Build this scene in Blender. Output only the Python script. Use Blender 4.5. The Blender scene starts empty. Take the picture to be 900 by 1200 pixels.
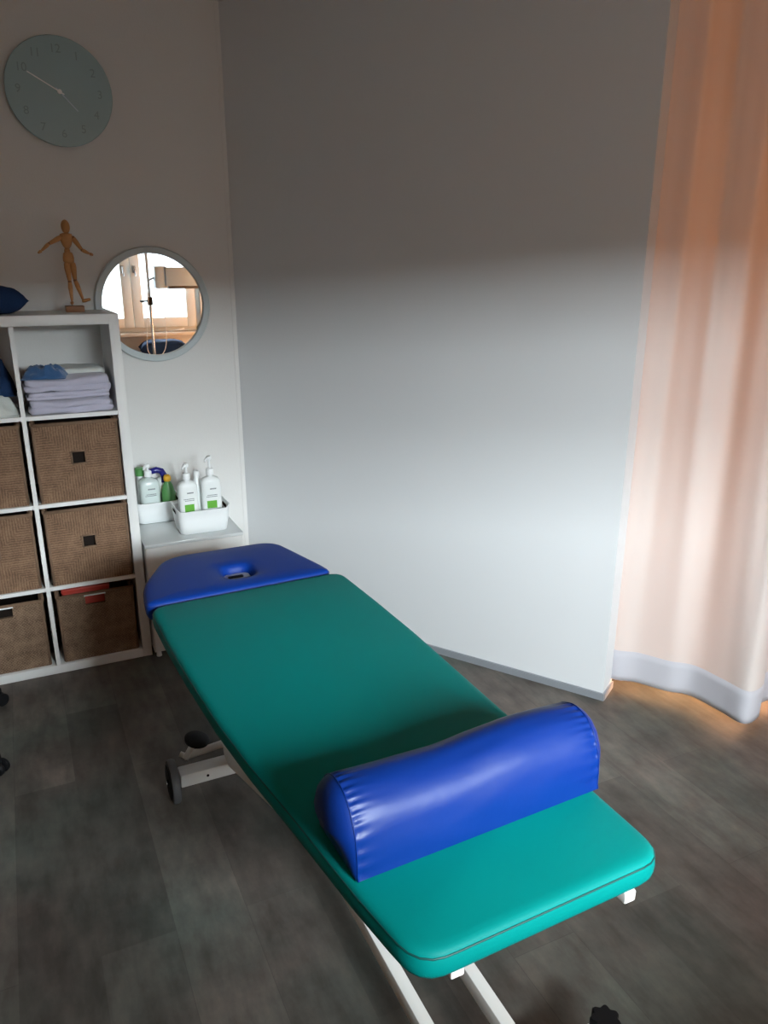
import bpy, bmesh, math, random
from mathutils import Vector, Matrix, noise
random.seed(7)
PI = math.pi
S = bpy.context.scene
COL = S.collection

# ------------------------------------------------------------------ camera, light, exposure
cam_d = bpy.data.cameras.new('camera'); cam = bpy.data.objects.new('camera', cam_d); COL.objects.link(cam)
cam.location = (0, 0, 1.63)
cam.rotation_euler = (math.radians(90 - 17.6), 0, math.radians(-25.35))
cam_d.sensor_fit = 'VERTICAL'; cam_d.sensor_height = 36.0; cam_d.lens = 36.0 * 900 / 1200
cam_d.clip_start = 0.02
S.camera = cam
S.view_settings.view_transform = 'Standard'; S.view_settings.look = 'None'
S.view_settings.gamma = 1; S.view_settings.use_curve_mapping = False
S.view_settings.exposure = 0.0
S.cycles.max_bounces = 10; S.cycles.diffuse_bounces = 6; S.cycles.transparent_max_bounces = 12
S.cycles.sample_clamp_indirect = 6.0
S.cycles.caustics_reflective = False; S.cycles.caustics_refractive = False

W = bpy.data.worlds.new('sky'); S.world = W; W.use_nodes = True
wn = W.node_tree.nodes; bg = wn['Background']
bg.inputs[0].default_value = (0.86, 0.94, 1.0, 1); bg.inputs[1].default_value = 3.6

def area(name, loc, target, sx, sy, power, color):
    l = bpy.data.lights.new(name, 'AREA'); l.shape = 'RECTANGLE'; l.size = sx; l.size_y = sy
    l.energy = power; l.color = color
    o = bpy.data.objects.new(name, l); COL.objects.link(o); o.location = loc
    o.rotation_euler = (Vector(target) - Vector(loc)).to_track_quat('-Z', 'Y').to_euler()
    return o
area('overcast_sky_light', (0.2, -12, 5.9), (1.2, 0, 1.1), 12, 6.0, 26500, (0.86, 0.95, 1.0))
area('terrace_daylight', (4.1, 1.75, 1.1), (2.4, 1.9, 1.0), 1.7, 2.1, 390, (1.0, 0.42, 0.12))

# ------------------------------------------------------------------ materials
def s2l(c):
    return tuple(((x / 255) / 12.92 if x / 255 <= .04045 else ((x / 255 + .055) / 1.055) ** 2.4) for x in c) + (1,)

def mat(name, col, rough=.5, spec=.5, metal=0, nscale=0, namp=.0, bump=0, bscale=60, sheen=0, coat=0, trans=0):
    m = bpy.data.materials.new(name); m.use_nodes = True; nt = m.node_tree; b = nt.nodes['Principled BSDF']
    c = col if len(col) == 4 else s2l(col)
    b.inputs['Roughness'].default_value = rough; b.inputs['Metallic'].default_value = metal
    b.inputs['Specular IOR Level'].default_value = spec
    b.inputs['Sheen Weight'].default_value = sheen; b.inputs['Coat Weight'].default_value = coat
    b.inputs['Transmission Weight'].default_value = trans
    tc = nt.nodes.new('ShaderNodeTexCoord')
    n = nt.nodes.new('ShaderNodeTexNoise'); n.inputs['Scale'].default_value = nscale or 3; n.inputs['Detail'].default_value = 5
    nt.links.new(tc.outputs['Object'], n.inputs['Vector'])
    r = nt.nodes.new('ShaderNodeMixRGB'); r.blend_type = 'MIX'
    k = namp
    r.inputs[1].default_value = tuple(max(0, x * (1 - k)) for x in c[:3]) + (1,)
    r.inputs[2].default_value = tuple(min(1, x * (1 + k)) for x in c[:3]) + (1,)
    nt.links.new(n.outputs['Fac'], r.inputs[0]); nt.links.new(r.outputs[0], b.inputs['Base Color'])
    if bump:
        n2 = nt.nodes.new('ShaderNodeTexNoise'); n2.inputs['Scale'].default_value = bscale; n2.inputs['Detail'].default_value = 4
        nt.links.new(tc.outputs['Object'], n2.inputs['Vector'])
        bp = nt.nodes.new('ShaderNodeBump'); bp.inputs['Strength'].default_value = bump; bp.inputs['Distance'].default_value = .004
        nt.links.new(n2.outputs['Fac'], bp.inputs['Height']); nt.links.new(bp.outputs[0], b.inputs['Normal'])
    return m

M_wall = mat('painted_wall', (0.72, 0.71, 0.69, 1), .85, .3, nscale=2, namp=.015, bump=.12, bscale=140)
M_part = mat('painted_partition', (0.68, 0.69, 0.70, 1), .7, .3, nscale=2, namp=.012, bump=.04, bscale=120)
M_ceil = mat('ceiling_paint', (0.62, 0.61, 0.58, 1), .9, .2)
M_alu = mat('grey_metal_trim', (0.32, 0.34, 0.37, 1), .4, .5, .3)
M_white = mat('white_laminate', (0.74, 0.74, 0.72, 1), .45, .4, nscale=6, namp=.02)
M_gloss = mat('white_gloss_top', (0.66, 0.69, 0.69, 1), .12, .6)
M_plastic = mat('white_plastic', (0.82, 0.84, 0.84, 1), .35, .5)
M_bottle = mat('bottle_white', (0.80, 0.83, 0.82, 1), .3, .5)
M_clearish = mat('frosted_bottle', (0.62, 0.70, 0.68, 1), .25, .5)
M_green_l = mat('label_green', (90, 165, 40), .45)
M_greenb = mat('green_bottle', (88, 150, 84), .35)
M_yellow = mat('yellow_cap', (226, 170, 40), .4)
M_navy = mat('navy_plastic', (30, 30, 120), .25)
M_ink = mat('grey_ink', (110, 115, 118), .6)
M_teal = mat('green_upholstery', (0.0, 0.188, 0.172, 1), .5, .10, nscale=5, namp=.03, bump=.08, bscale=420)
M_blue = mat('blue_upholstery', (0.003, 0.036, 0.25, 1), .45, .18, nscale=5, namp=.04, bump=.08, bscale=420)
M_bluegl = mat('blue_gloss_upholstery', (0.001, 0.021, 0.155, 1), .40, .28, nscale=5, namp=.05, bump=.10, bscale=45)
M_tealseam = mat('green_seam', (0.0, 0.055, 0.05, 1), .5)
M_blueseam = mat('blue_seam', (0.004, 0.028, 0.17, 1), .5)
M_steel = mat('white_powder_coat', (0.76, 0.76, 0.73, 1), .35, .5)
M_black = mat('black_plastic', (0.005, 0.005, 0.006, 1), .6, .2)
M_rubber = mat('grey_rubber', (0.10, 0.105, 0.11, 1), .6)
M_chrome = mat('chrome', (0.7, 0.7, 0.7, 1), .18, .5, 1)
M_wood = mat('beech_wood', (0.52, 0.26, 0.095, 1), .5, .4, nscale=30, namp=.2)
M_woodb = mat('darker_wood_base', (0.26, 0.115, 0.045, 1), .5, .4, nscale=30, namp=.2)
M_lav = mat('lavender_towel', (0.50, 0.49, 0.60, 1), .95, .1, nscale=25, namp=.06, bump=.6, bscale=260, sheen=.4)
M_lav2 = mat('pale_grey_sheet', (0.60, 0.63, 0.60, 1), .95, .1, nscale=25, namp=.05, bump=.5, bscale=200, sheen=.3)
M_bcloth = mat('denim_blue_cloth', (0.045, 0.12, 0.27, 1), .9, .1, nscale=20, namp=.15, bump=.5, bscale=220, sheen=.3)
M_dcloth = mat('dark_blue_cloth', (0.018, 0.042, 0.11, 1), .9, .1, nscale=20, namp=.15, bump=.5, bscale=220)
M_red = mat('red_box', (0.42, 0.035, 0.02, 1), .5)
M_mframe = mat('mirror_frame_grey', (0.50, 0.56, 0.57, 1), .4, .4)
M_cream = mat('cream_window_frame', (0.68, 0.70, 0.66, 1), .4, .4)
M_sill = mat('marble_sill', (0.7, 0.66, 0.58, 1), .25, .5)
M_clock = mat('clock_glass', (0.37, 0.50, 0.52, 1), .2, .5, nscale=2, namp=.03)
M_clockn = mat('clock_numerals', (0.25, 0.33, 0.335, 1), .5)
M_hand = mat('clock_hand_white', (0.85, 0.86, 0.84, 1), .3)
M_tan = mat('curtain_rail', (0.6, 0.58, 0.55, 1), .5)
M_lampgrey = mat('lamp_housing', (0.55, 0.66, 0.74, 1), .35)
M_lampdark = mat('lamp_panel', (0.12, 0.11, 0.10, 1), .4)

def mirror_mat():
    m = bpy.data.materials.new('mirror_glass'); m.use_nodes = True; nt = m.node_tree; b = nt.nodes['Principled BSDF']
    b.inputs['Base Color'].default_value = (.93, .94, .93, 1); b.inputs['Metallic'].default_value = 1; b.inputs['Roughness'].default_value = 0.0
    return m
M_mirror = mirror_mat()

def glass_mat():
    m = bpy.data.materials.new('window_glass'); m.use_nodes = True; nt = m.node_tree; nt.nodes.clear()
    o = nt.nodes.new('ShaderNodeOutputMaterial'); t = nt.nodes.new('ShaderNodeBsdfTransparent'); g = nt.nodes.new('ShaderNodeBsdfGlossy')
    g.inputs['Roughness'].default_value = .02; f = nt.nodes.new('ShaderNodeFresnel'); f.inputs[0].default_value = 1.25
    t.inputs[0].default_value = (.97, .98, .98, 1)
    x = nt.nodes.new('ShaderNodeMixShader'); nt.links.new(f.outputs[0], x.inputs[0]); nt.links.new(t.outputs[0], x.inputs[1]); nt.links.new(g.outputs[0], x.inputs[2])
    nt.links.new(x.outputs[0], o.inputs[0]); return m
M_glass = glass_mat()

def curtain_mat(name, c, tr, k):
    m = bpy.data.materials.new(name); m.use_nodes = True; nt = m.node_tree; nt.nodes.clear()
    o = nt.nodes.new('ShaderNodeOutputMaterial'); d = nt.nodes.new('ShaderNodeBsdfDiffuse'); t = nt.nodes.new('ShaderNodeBsdfTranslucent')
    d.inputs[0].default_value = c; t.inputs[0].default_value = tr
    tc = nt.nodes.new('ShaderNodeTexCoord'); n = nt.nodes.new('ShaderNodeTexNoise'); n.inputs['Scale'].default_value = 500
    b = nt.nodes.new('ShaderNodeBump'); b.inputs['Strength'].default_value = .15; b.inputs['Distance'].default_value = .001
    nt.links.new(tc.outputs['Object'], n.inputs['Vector']); nt.links.new(n.outputs['Fac'], b.inputs['Height']); nt.links.new(b.outputs[0], d.inputs['Normal'])
    x = nt.nodes.new('ShaderNodeMixShader'); x.inputs[0].default_value = k
    nt.links.new(d.outputs[0], x.inputs[1]); nt.links.new(t.outputs[0], x.inputs[2]); nt.links.new(x.outputs[0], o.inputs[0]); return m
M_curt = curtain_mat('cream_curtain_fabric', (.66, .60, .57, 1), (.80, .70, .64, 1), .17)
M_hem = curtain_mat('lined_curtain_hem', (.54, .53, .57, 1), (.6, .5, .45, 1), .10)

def floor_mat():
    m = bpy.data.materials.new('dark_vinyl_plank_floor'); m.use_nodes = True; nt = m.node_tree; L = nt.links; N = nt.nodes; b = N['Principled BSDF']
    tc = N.new('ShaderNodeTexCoord'); mp = N.new('ShaderNodeMapping'); mp.inputs['Rotation'].default_value = (0, 0, PI / 2)
    L.new(tc.outputs['Object'], mp.inputs['Vector'])
    br = N.new('ShaderNodeTexBrick'); br.inputs['Scale'].default_value = 1; br.inputs['Brick Width'].default_value = 1.2; br.inputs['Row Height'].default_value = .185
    br.inputs['Mortar Size'].default_value = .0011; br.inputs['Mortar Smooth'].default_value = .3; br.offset = .37
    br.inputs['Color1'].default_value = (0, 0, 0, 1); br.inputs['Color2'].default_value = (1, 1, 1, 1); br.inputs['Mortar'].default_value = (.12, .12, .12, 1)
    L.new(mp.outputs[0], br.inputs['Vector'])
    n1 = N.new('ShaderNodeTexNoise'); n1.inputs['Scale'].default_value = 3.2; n1.inputs['Detail'].default_value = 9; n1.inputs['Roughness'].default_value = .68
    L.new(tc.outputs['Object'], n1.inputs['Vector'])
    mp2 = N.new('ShaderNodeMapping'); mp2.inputs['Scale'].default_value = (7, 2.2, 1); L.new(tc.outputs['Object'], mp2.inputs['Vector'])
    n2 = N.new('ShaderNodeTexNoise'); n2.inputs['Scale'].default_value = 2.5; n2.inputs['Detail'].default_value = 8; n2.inputs['Roughness'].default_value = .6
    L.new(mp2.outputs[0], n2.inputs['Vector'])
    r = N.new('ShaderNodeValToRGB'); r.color_ramp.elements[0].position = .33; r.color_ramp.elements[1].position = .68
    r.color_ramp.elements[0].color = (.060, .053, .048, 1); r.color_ramp.elements[1].color = (.112, .098, .089, 1)
    e = r.color_ramp.elements.new(.5); e.color = (.083, .077, .071, 1)
    L.new(n2.outputs['Fac'], r.inputs[0])
    n3 = N.new('ShaderNodeTexNoise'); n3.inputs['Scale'].default_value = 1.7; n3.inputs['Detail'].default_value = 4; L.new(tc.outputs['Object'], n3.inputs['Vector'])
    tint = N.new('ShaderNodeValToRGB'); tint.color_ramp.elements[0].position = .4; tint.color_ramp.elements[1].position = .6
    tint.color_ramp.elements[0].color = (1.04, .94, .89, 1); tint.color_ramp.elements[1].color = (.86, 1.0, .95, 1)
    L.new(n3.outputs['Fac'], tint.inputs[0])
    mx = N.new('ShaderNodeMixRGB'); mx.blend_type = 'MULTIPLY'; mx.inputs[0].default_value = 1; L.new(r.outputs[0], mx.inputs[1]); L.new(tint.outputs[0], mx.inputs[2])
    r2 = N.new('ShaderNodeMapRange'); r2.inputs['To Min'].default_value = .80; r2.inputs['To Max'].default_value = 1.30
    L.new(br.outputs['Color'], r2.inputs['Value'])
    r3 = N.new('ShaderNodeMapRange'); r3.inputs['From Min'].default_value = .3; r3.inputs['From Max'].default_value = .7; r3.inputs['To Min'].default_value = .72; r3.inputs['To Max'].default_value = 1.42
    L.new(n1.outputs['Fac'], r3.inputs['Value'])
    mu = N.new('ShaderNodeMath'); mu.operation = 'MULTIPLY'; L.new(r2.outputs[0], mu.inputs[0]); L.new(r3.outputs[0], mu.inputs[1])
    vm = N.new('ShaderNodeVectorMath'); vm.operation = 'SCALE'; L.new(mx.outputs[0], vm.inputs[0]); L.new(mu.outputs[0], vm.inputs['Scale'])
    L.new(vm.outputs[0], b.inputs['Base Color']); b.inputs['Roughness'].default_value = .5; b.inputs['Specular IOR Level'].default_value = .35
    bp = N.new('ShaderNodeBump'); bp.inputs['Strength'].default_value = .25; bp.inputs['Distance'].default_value = .002
    L.new(n2.outputs['Fac'], bp.inputs['Height']); L.new(bp.outputs[0], b.inputs['Normal'])
    return m
M_floor = floor_mat()

def woven_mat(name, tri, base, dark):
    """seagrass weave; tri: the strands turn direction in four triangles round the middle of the face"""
    m = bpy.data.materials.new(name); m.use_nodes = True; nt = m.node_tree; L = nt.links; N = nt.nodes; b = N['Principled BSDF']
    tc = N.new('ShaderNodeTexCoord'); sp = N.new('ShaderNodeSeparateXYZ'); L.new(tc.outputs['Object'], sp.inputs[0])
    def math_(op, a, c=None):
        n = N.new('ShaderNodeMath'); n.operation = op
        for i, v in enumerate((a, c)):
            if v is None: continue
            if isinstance(v, (int, float)): n.inputs[i].default_value = v
            else: L.new(v, n.inputs[i])
        return n.outputs[0]
    nz = N.new('ShaderNodeTexNoise'); nz.inputs['Scale'].default_value = 22; nz.inputs['Detail'].default_value = 4; L.new(tc.outputs['Object'], nz.inputs['Vector'])
    nf = N.new('ShaderNodeTexNoise'); nf.inputs['Scale'].default_value = 150; nf.inputs['Detail'].default_value = 3; L.new(tc.outputs['Object'], nf.inputs['Vector'])
    wob = math_('MULTIPLY', math_('SUBTRACT', nz.outputs['Fac'], .5), .010)
    z = math_('SUBTRACT', sp.outputs['Z'], .155)
    x = sp.outputs['X']; y = sp.outputs['Y']
    F = 520 if not tri else 640
    wz = math_('SINE', math_('MULTIPLY', math_('ADD', z, wob), F)); wx = math_('SINE', math_('MULTIPLY', math_('ADD', math_('ADD', x, y), wob), F))
    if tri:
        sel = math_('GREATER_THAN', math_('ABSOLUTE', z), math_('ABSOLUTE', x))
        a = math_('MULTIPLY', wx, sel); c2 = math_('MULTIPLY', wz, math_('SUBTRACT', 1, sel)); h = math_('ADD', a, c2)
    else:
        h = math_('MULTIPLY', wz, wx)
    h01 = math_('ADD', math_('MULTIPLY', h, .10), math_('ADD', math_('MULTIPLY', nz.outputs['Fac'], .5), math_('MULTIPLY', nf.outputs['Fac'], .5)))
    r = N.new('ShaderNodeValToRGB'); r.color_ramp.elements[0].position = .3; r.color_ramp.elements[1].position = .72
    r.color_ramp.elements[0].color = dark; r.color_ramp.elements[1].color = base; L.new(h01, r.inputs[0]); L.new(r.outputs[0], b.inputs['Base Color'])
    b.inputs['Roughness'].default_value = .8; b.inputs['Specular IOR Level'].default_value = .2
    bp = N.new('ShaderNodeBump'); bp.inputs['Strength'].default_value = .7; bp.inputs['Distance'].default_value = .003
    L.new(h01, bp.inputs['Height']); L.new(bp.outputs[0], b.inputs['Normal'])
    return m
M_sea = woven_mat('seagrass_weave', True, (.27, .165, .10, 1), (.11, .062, .038, 1))
M_sea2 = woven_mat('banana_fibre_weave', False, (.30, .20, .13, 1), (.085, .052, .034, 1))
M_searim = mat('basket_rim_fibre', (.19, .12, .078, 1), .8, .2, nscale=80, namp=.3, bump=.6, bscale=150)
M_dark = mat('inside_shade', (.015, .011, .009, 1), .9, .1)  # near-black colour in place of shade inside baskets and handle cutouts

# ------------------------------------------------------------------ mesh helpers
def link(name, me, m, parent=None, smooth=False, loc=None, rotz=0):
    o = bpy.data.objects.new(name, me); COL.objects.link(o)
    if m is not None: me.materials.append(m)
    if parent is not None: o.parent = parent
    if loc is not None: o.location = loc
    if rotz: o.rotation_euler = (0, 0, rotz)
    if smooth:
        for p in me.polygons: p.use_smooth = True
    return o

def done(bm, name, m, parent=None, smooth=False, angle=None, **k):
    bmesh.ops.recalc_face_normals(bm, faces=bm.faces[:])
    me = bpy.data.meshes.new(name); bm.to_mesh(me); bm.free()
    o = link(name, me, m, parent, smooth, **k)
    if angle:
        for p in me.polygons: p.use_smooth = True
        me.set_sharp_from_angle(angle=math.radians(angle))
    return o

def box(bm, x0, x1, y0, y1, z0, z1, bev=0.0, seg=2, mtx=None):
    r = bmesh.ops.create_cube(bm, size=1)
    vs = r['verts']
    bmesh.ops.scale(bm, vec=(x1 - x0, y1 - y0, z1 - z0), verts=vs)
    bmesh.ops.translate(bm, vec=((x0 + x1) / 2, (y0 + y1) / 2, (z0 + z1) / 2), verts=vs)
    if mtx is not None: bmesh.ops.transform(bm, matrix=mtx, verts=vs)
    if bev:
        es = list({e for v in vs for e in v.link_edges})
        bmesh.ops.bevel(bm, geom=es, offset=bev, segments=seg, affect='EDGES', profile=.5)

def obox(name, m, parent, *a, bev=0.0, seg=2, mtx=None, **k):
    bm = bmesh.new(); box(bm, *a, bev=bev, seg=seg, mtx=mtx); return done(bm, name, m, parent, angle=40 if bev else None, **k)

def loft(bm, rings, close=True, cap0=True, cap1=True):
    R = [[bm.verts.new(p) for p in r] for r in rings]
    n = len(R[0])
    for a, b in zip(R, R[1:]):
        for i in range(n if close else n - 1):
            j = (i + 1) % n; bm.faces.new((a[i], a[j], b[j], b[i]))
    if cap0: bm.faces.new(R[0][::-1])
    if cap1: bm.faces.new(R[-1])
    return R

def tube(bm, pts, rad, n=12, cap=True):
    pts = [Vector(p) for p in pts]
    rs = rad if isinstance(rad, (list, tuple)) else [rad] * len(pts)
    t = (pts[1] - pts[0]).normalized(); up = Vector((0, 0, 1)) if abs(t.z) < .9 else Vector((1, 0, 0))
    u = t.cross(up).normalized(); rings = []
    for i, p in enumerate(pts):
        if i == 0: t = pts[1] - pts[0]
        elif i == len(pts) - 1: t = pts[-1] - pts[-2]
        else: t = (pts[i + 1] - pts[i]).normalized() + (pts[i] - pts[i - 1]).normalized()
        t.normalize(); u = (u - t * u.dot(t)).normalized(); v = t.cross(u)
        rings.append([p + (u * math.cos(2 * PI * k / n) + v * math.sin(2 * PI * k / n)) * rs[i] for k in range(n)])
    loft(bm, rings, cap0=cap, cap1=cap)

def lathe(bm, prof, c=(0, 0, 0), n=24, sx=1, sy=1):
    rings = [[(c[0] + r * sx * math.cos(2 * PI * k / n), c[1] + r * sy * math.sin(2 * PI * k / n), c[2] + z) for k in range(n)] for r, z in prof]
    loft(bm, rings)

def rrect(x0, x1, y0, y1, r, n=5):
    out = []
    for cx, cy, a in ((x1 - r, y1 - r, 0), (x0 + r, y1 - r, PI / 2), (x0 + r, y0 + r, PI), (x1 - r, y0 + r, 1.5 * PI)):
        for i in range(n + 1):
            t = a + i / n * PI / 2; out.append((cx + r * math.cos(t), cy + r * math.sin(t)))
    return out

def rpoly(pts, rads, n=6):
    """round the corners of a CCW polygon"""
    out = []; N = len(pts)
    for i in range(N):
        p = Vector(pts[i]); a = Vector(pts[i - 1]); b = Vector(pts[(i + 1) % N]); r = rads[i]
        if r <= 0: out.append(tuple(p)); continue
        d1 = (a - p).normalized(); d2 = (b - p).normalized()
        s, e = p + d1 * r, p + d2 * r
        for k in range(n + 1):
            t = k / n; q = s * (1 - t) ** 2 + p * 2 * t * (1 - t) + e * t * t; out.append(tuple(q))
    return out

def resample(pts, N):
    P_ = [Vector(p) for p in pts]; P_.append(P_[0]); L_ = [0]
    for a, b in zip(P_, P_[1:]): L_.append(L_[-1] + (b - a).length)
    out = []; j = 0
    for k in range(N):
        s = L_[-1] * k / N
        while L_[j + 1] < s: j += 1
        t = (s - L_[j]) / max(1e-9, L_[j + 1] - L_[j]); out.append(P_[j].lerp(P_[j + 1], t))
    return out

def inset(poly, d):
    N = len(poly); out = []
    for i in range(N):
        a, p, b = poly[i - 1], poly[i], poly[(i + 1) % N]
        t = (b - a); n_ = Vector((-t.y, t.x)).normalized(); out.append(p + n_ * d)
    return out

def tag(o, label=None, cat=None, group=None, kind=None):
    if label: o['label'] = label
    if cat: o['category'] = cat
    if group: o['group'] = group
    if kind: o['kind'] = kind
    return o

def thing(name, label, cat, loc=(0, 0, 0), rotz=0, group=None):
    o = bpy.data.objects.new(name, None); COL.objects.link(o); o.location = loc; o.rotation_euler = (0, 0, rotz); o.empty_display_size = .1
    return tag(o, label, cat, group)

def dup(root, loc, rotz=0, label=None):
    r = root.copy(); COL.objects.link(r); r.location = loc; r.rotation_euler = (0, 0, rotz)
    if label: r['label'] = label
    for ch in list(root.children):
        c = ch.copy(); COL.objects.link(c); c.parent = r
        for g in list(ch.children):
            d = g.copy(); COL.objects.link(d); d.parent = c
    return r

def struct(o): o['kind'] = 'structure'; return o

# ------------------------------------------------------------------ room shell
YW, YR, XL, XR, ZC = 3.584, -0.9, -1.7, 3.75, 2.675
struct(obox('floor', M_floor, None, XL - .2, XR + .2, YR - .3, YW + .2, -.12, 0))
struct(obox('ceiling', M_ceil, None, XL - .2, XR + .2, YR - .3, YW + .2, ZC, ZC + .12))
struct(obox('wall_back', M_wall, None, XL - .2, XR + .2, YW, YW + .2, 0, ZC))
struct(obox('wall_left', M_wall, None, XL - .2, XL, YR, YW, 0, ZC))

def holed_wall_y(name, x0, x1, y0, y1, hx0, hx1, hz0, hz1):
    bm = bmesh.new()
    for a in ((x0, hx0, 0, ZC), (hx1, x1, 0, ZC), (hx0, hx1, 0, hz0), (hx0, hx1, hz1, ZC)): box(bm, a[0], a[1], y0, y1, a[2], a[3])
    return struct(done(bm, name, M_wall))
def holed_wall_x(name, x0, x1, y0, y1, hy0, hy1, hz0, hz1):
    bm = bmesh.new()
    for a in ((y0, hy0, 0, ZC), (hy1, y1, 0, ZC), (hy0, hy1, 0, hz0), (hy0, hy1, hz1, ZC)):
        if a[3] > a[2]: box(bm, x0, x1, a[0], a[1], a[2], a[3])
    return struct(done(bm, name, M_wall))
WX0, WX1, WZ0, WZ1 = 0.40, 1.76, 1.03, 2.10
holed_wall_y('wall_rear', XL - .2, XR + .2, YR - .25, YR, WX0, WX1, WZ0, WZ1)
holed_wall_x('wall_right', XR, XR + .2, YR, YW, .75, 2.75, .04, 2.25)

# partition: an 11 cm thick wall leaf running from the corner into the room
pd = Vector((.539, -.842, 0)); pn = Vector((.842, .539, 0))
pa = Vector((.944, 3.584, 0)); pb = Vector((1.928, 2.047, 0))
def pwall(name, m, s0, s1, t0, t1, z0, z1):
    bm = bmesh.new()
    q = [pa + pd * s0 + pn * t0, pa + pd * s1 + pn * t0, pa + pd * s1 + pn * t1, pa + pd * s0 + pn * t1]
    loft(bm, [[v + Vector((0, 0, z)) for v in q] for z in (z0, z1)])
    return struct(done(bm, name, m))
PL = (pb - pa).length
pwall('wall_partition', M_part, 0, PL, 0, .115, 0, ZC)
pwall('baseboard_partition', M_alu, 0.02, PL + .006, -.008, 0.0, 0.0, .030)
pwall('baseboard_partition_end', M_alu, PL, PL + .008, 0.0, .115, 0.0, .030)
# narrow joint strip in the corner between the white wall and the grey partition
obox('trim_corner', M_wall, None, .925, .944, YW - .003, YW, 0, ZC)['kind'] = 'structure'

# rear window: two cream casements
def window_rear():
    w = thing('window_1', None, None); w['kind'] = 'structure'
    y0, y1 = YR - .12, YR - .05
    bm = bmesh.new()
    box(bm, WX0, WX0 + .05, y0, y1, WZ0, WZ1, .004); box(bm, WX1 - .05, WX1, y0, y1, WZ0, WZ1, .004)
    box(bm, WX0, WX1, y0, y1, WZ0, WZ0 + .05, .004); box(bm, WX0, WX1, y0, y1, WZ1 - .04, WZ1, .004)
    done(bm, 'window_frame', M_cream, w, angle=40)
    for a, b, hx in ((WX0 + .045, 1.105, 1.04), (1.11, WX1 - .045, 1.15)):
        bm = bmesh.new(); g = .09; yy0, yy1 = y0 + .02, y1 + .025
        box(bm, a, a + g, yy0, yy1, WZ0 + .04, WZ1 - .03, .006); box(bm, b - g, b, yy0, yy1, WZ0 + .04, WZ1 - .03, .006)
        box(bm, a + g, b - g, yy0, yy1, WZ0 + .04, WZ0 + .135, .006); box(bm, a + g, b - g, yy0, yy1, WZ1 - .10, WZ1 - .03, .006)
        s = done(bm, 'sash', M_cream, w, angle=40)
        obox('pane', M_glass, s, a + g - .005, b - g + .005, y0 + .05, y0 + .058, WZ0 + .13, WZ1 - .095)
        bm = bmesh.new(); box(bm, hx - .013, hx + .013, yy1, yy1 + .01, 1.585, 1.655, .003); tube(bm, [(hx, yy1, 1.64), (hx, yy1 + .04, 1.64), (hx, yy1 + .045, 1.56)], .008, 8)
        done(bm, 'window_handle', M_chrome, s, angle=40)
    obox('window_sill', M_sill, w, WX0 - .06, WX1 + .06, YR - .05, YR + .17, WZ0 - .03, WZ0, bev=.005)
window_rear()

def window_terrace():
    w = thing('window_2', None, None); w['kind'] = 'structure'
    bm = bmesh.new(); x0, x1 = XR + .05, XR + .11
    for a, b in ((.75, .83), (1.71, 1.79), (2.67, 2.75)): box(bm, x0, x1, a, b, .04, 2.25, .004)
    for a, b in ((.04, .14), (2.17, 2.25)): box(bm, x0, x1, .75, 2.75, a, b, .004)
    done(bm, 'window_frame', M_cream, w, angle=40)
    for a, b in ((.83, 1.71), (1.79, 2.67)): obox('pane', M_glass, w, x0 + .026, x0 + .034, a - .004, b + .004, .136, 2.174)
window_terrace()

# ------------------------------------------------------------------ curtain
def catmull(c, n):
    out = []
    for i in range(len(c) - 1):
        p0 = Vector(c[max(i - 1, 0)]); p1 = Vector(c[i]); p2 = Vector(c[i + 1]); p3 = Vector(c[min(i + 2, len(c) - 1)])
        for k in range(n):
            t = k / n; out.append(.5 * ((2 * p1) + (p2 - p0) * t + (2 * p0 - 5 * p1 + 4 * p2 - p3) * t * t + (3 * p1 - p0 - 3 * p2 + p3) * t ** 3))
    out.append(Vector(c[-1])); return out

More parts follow.
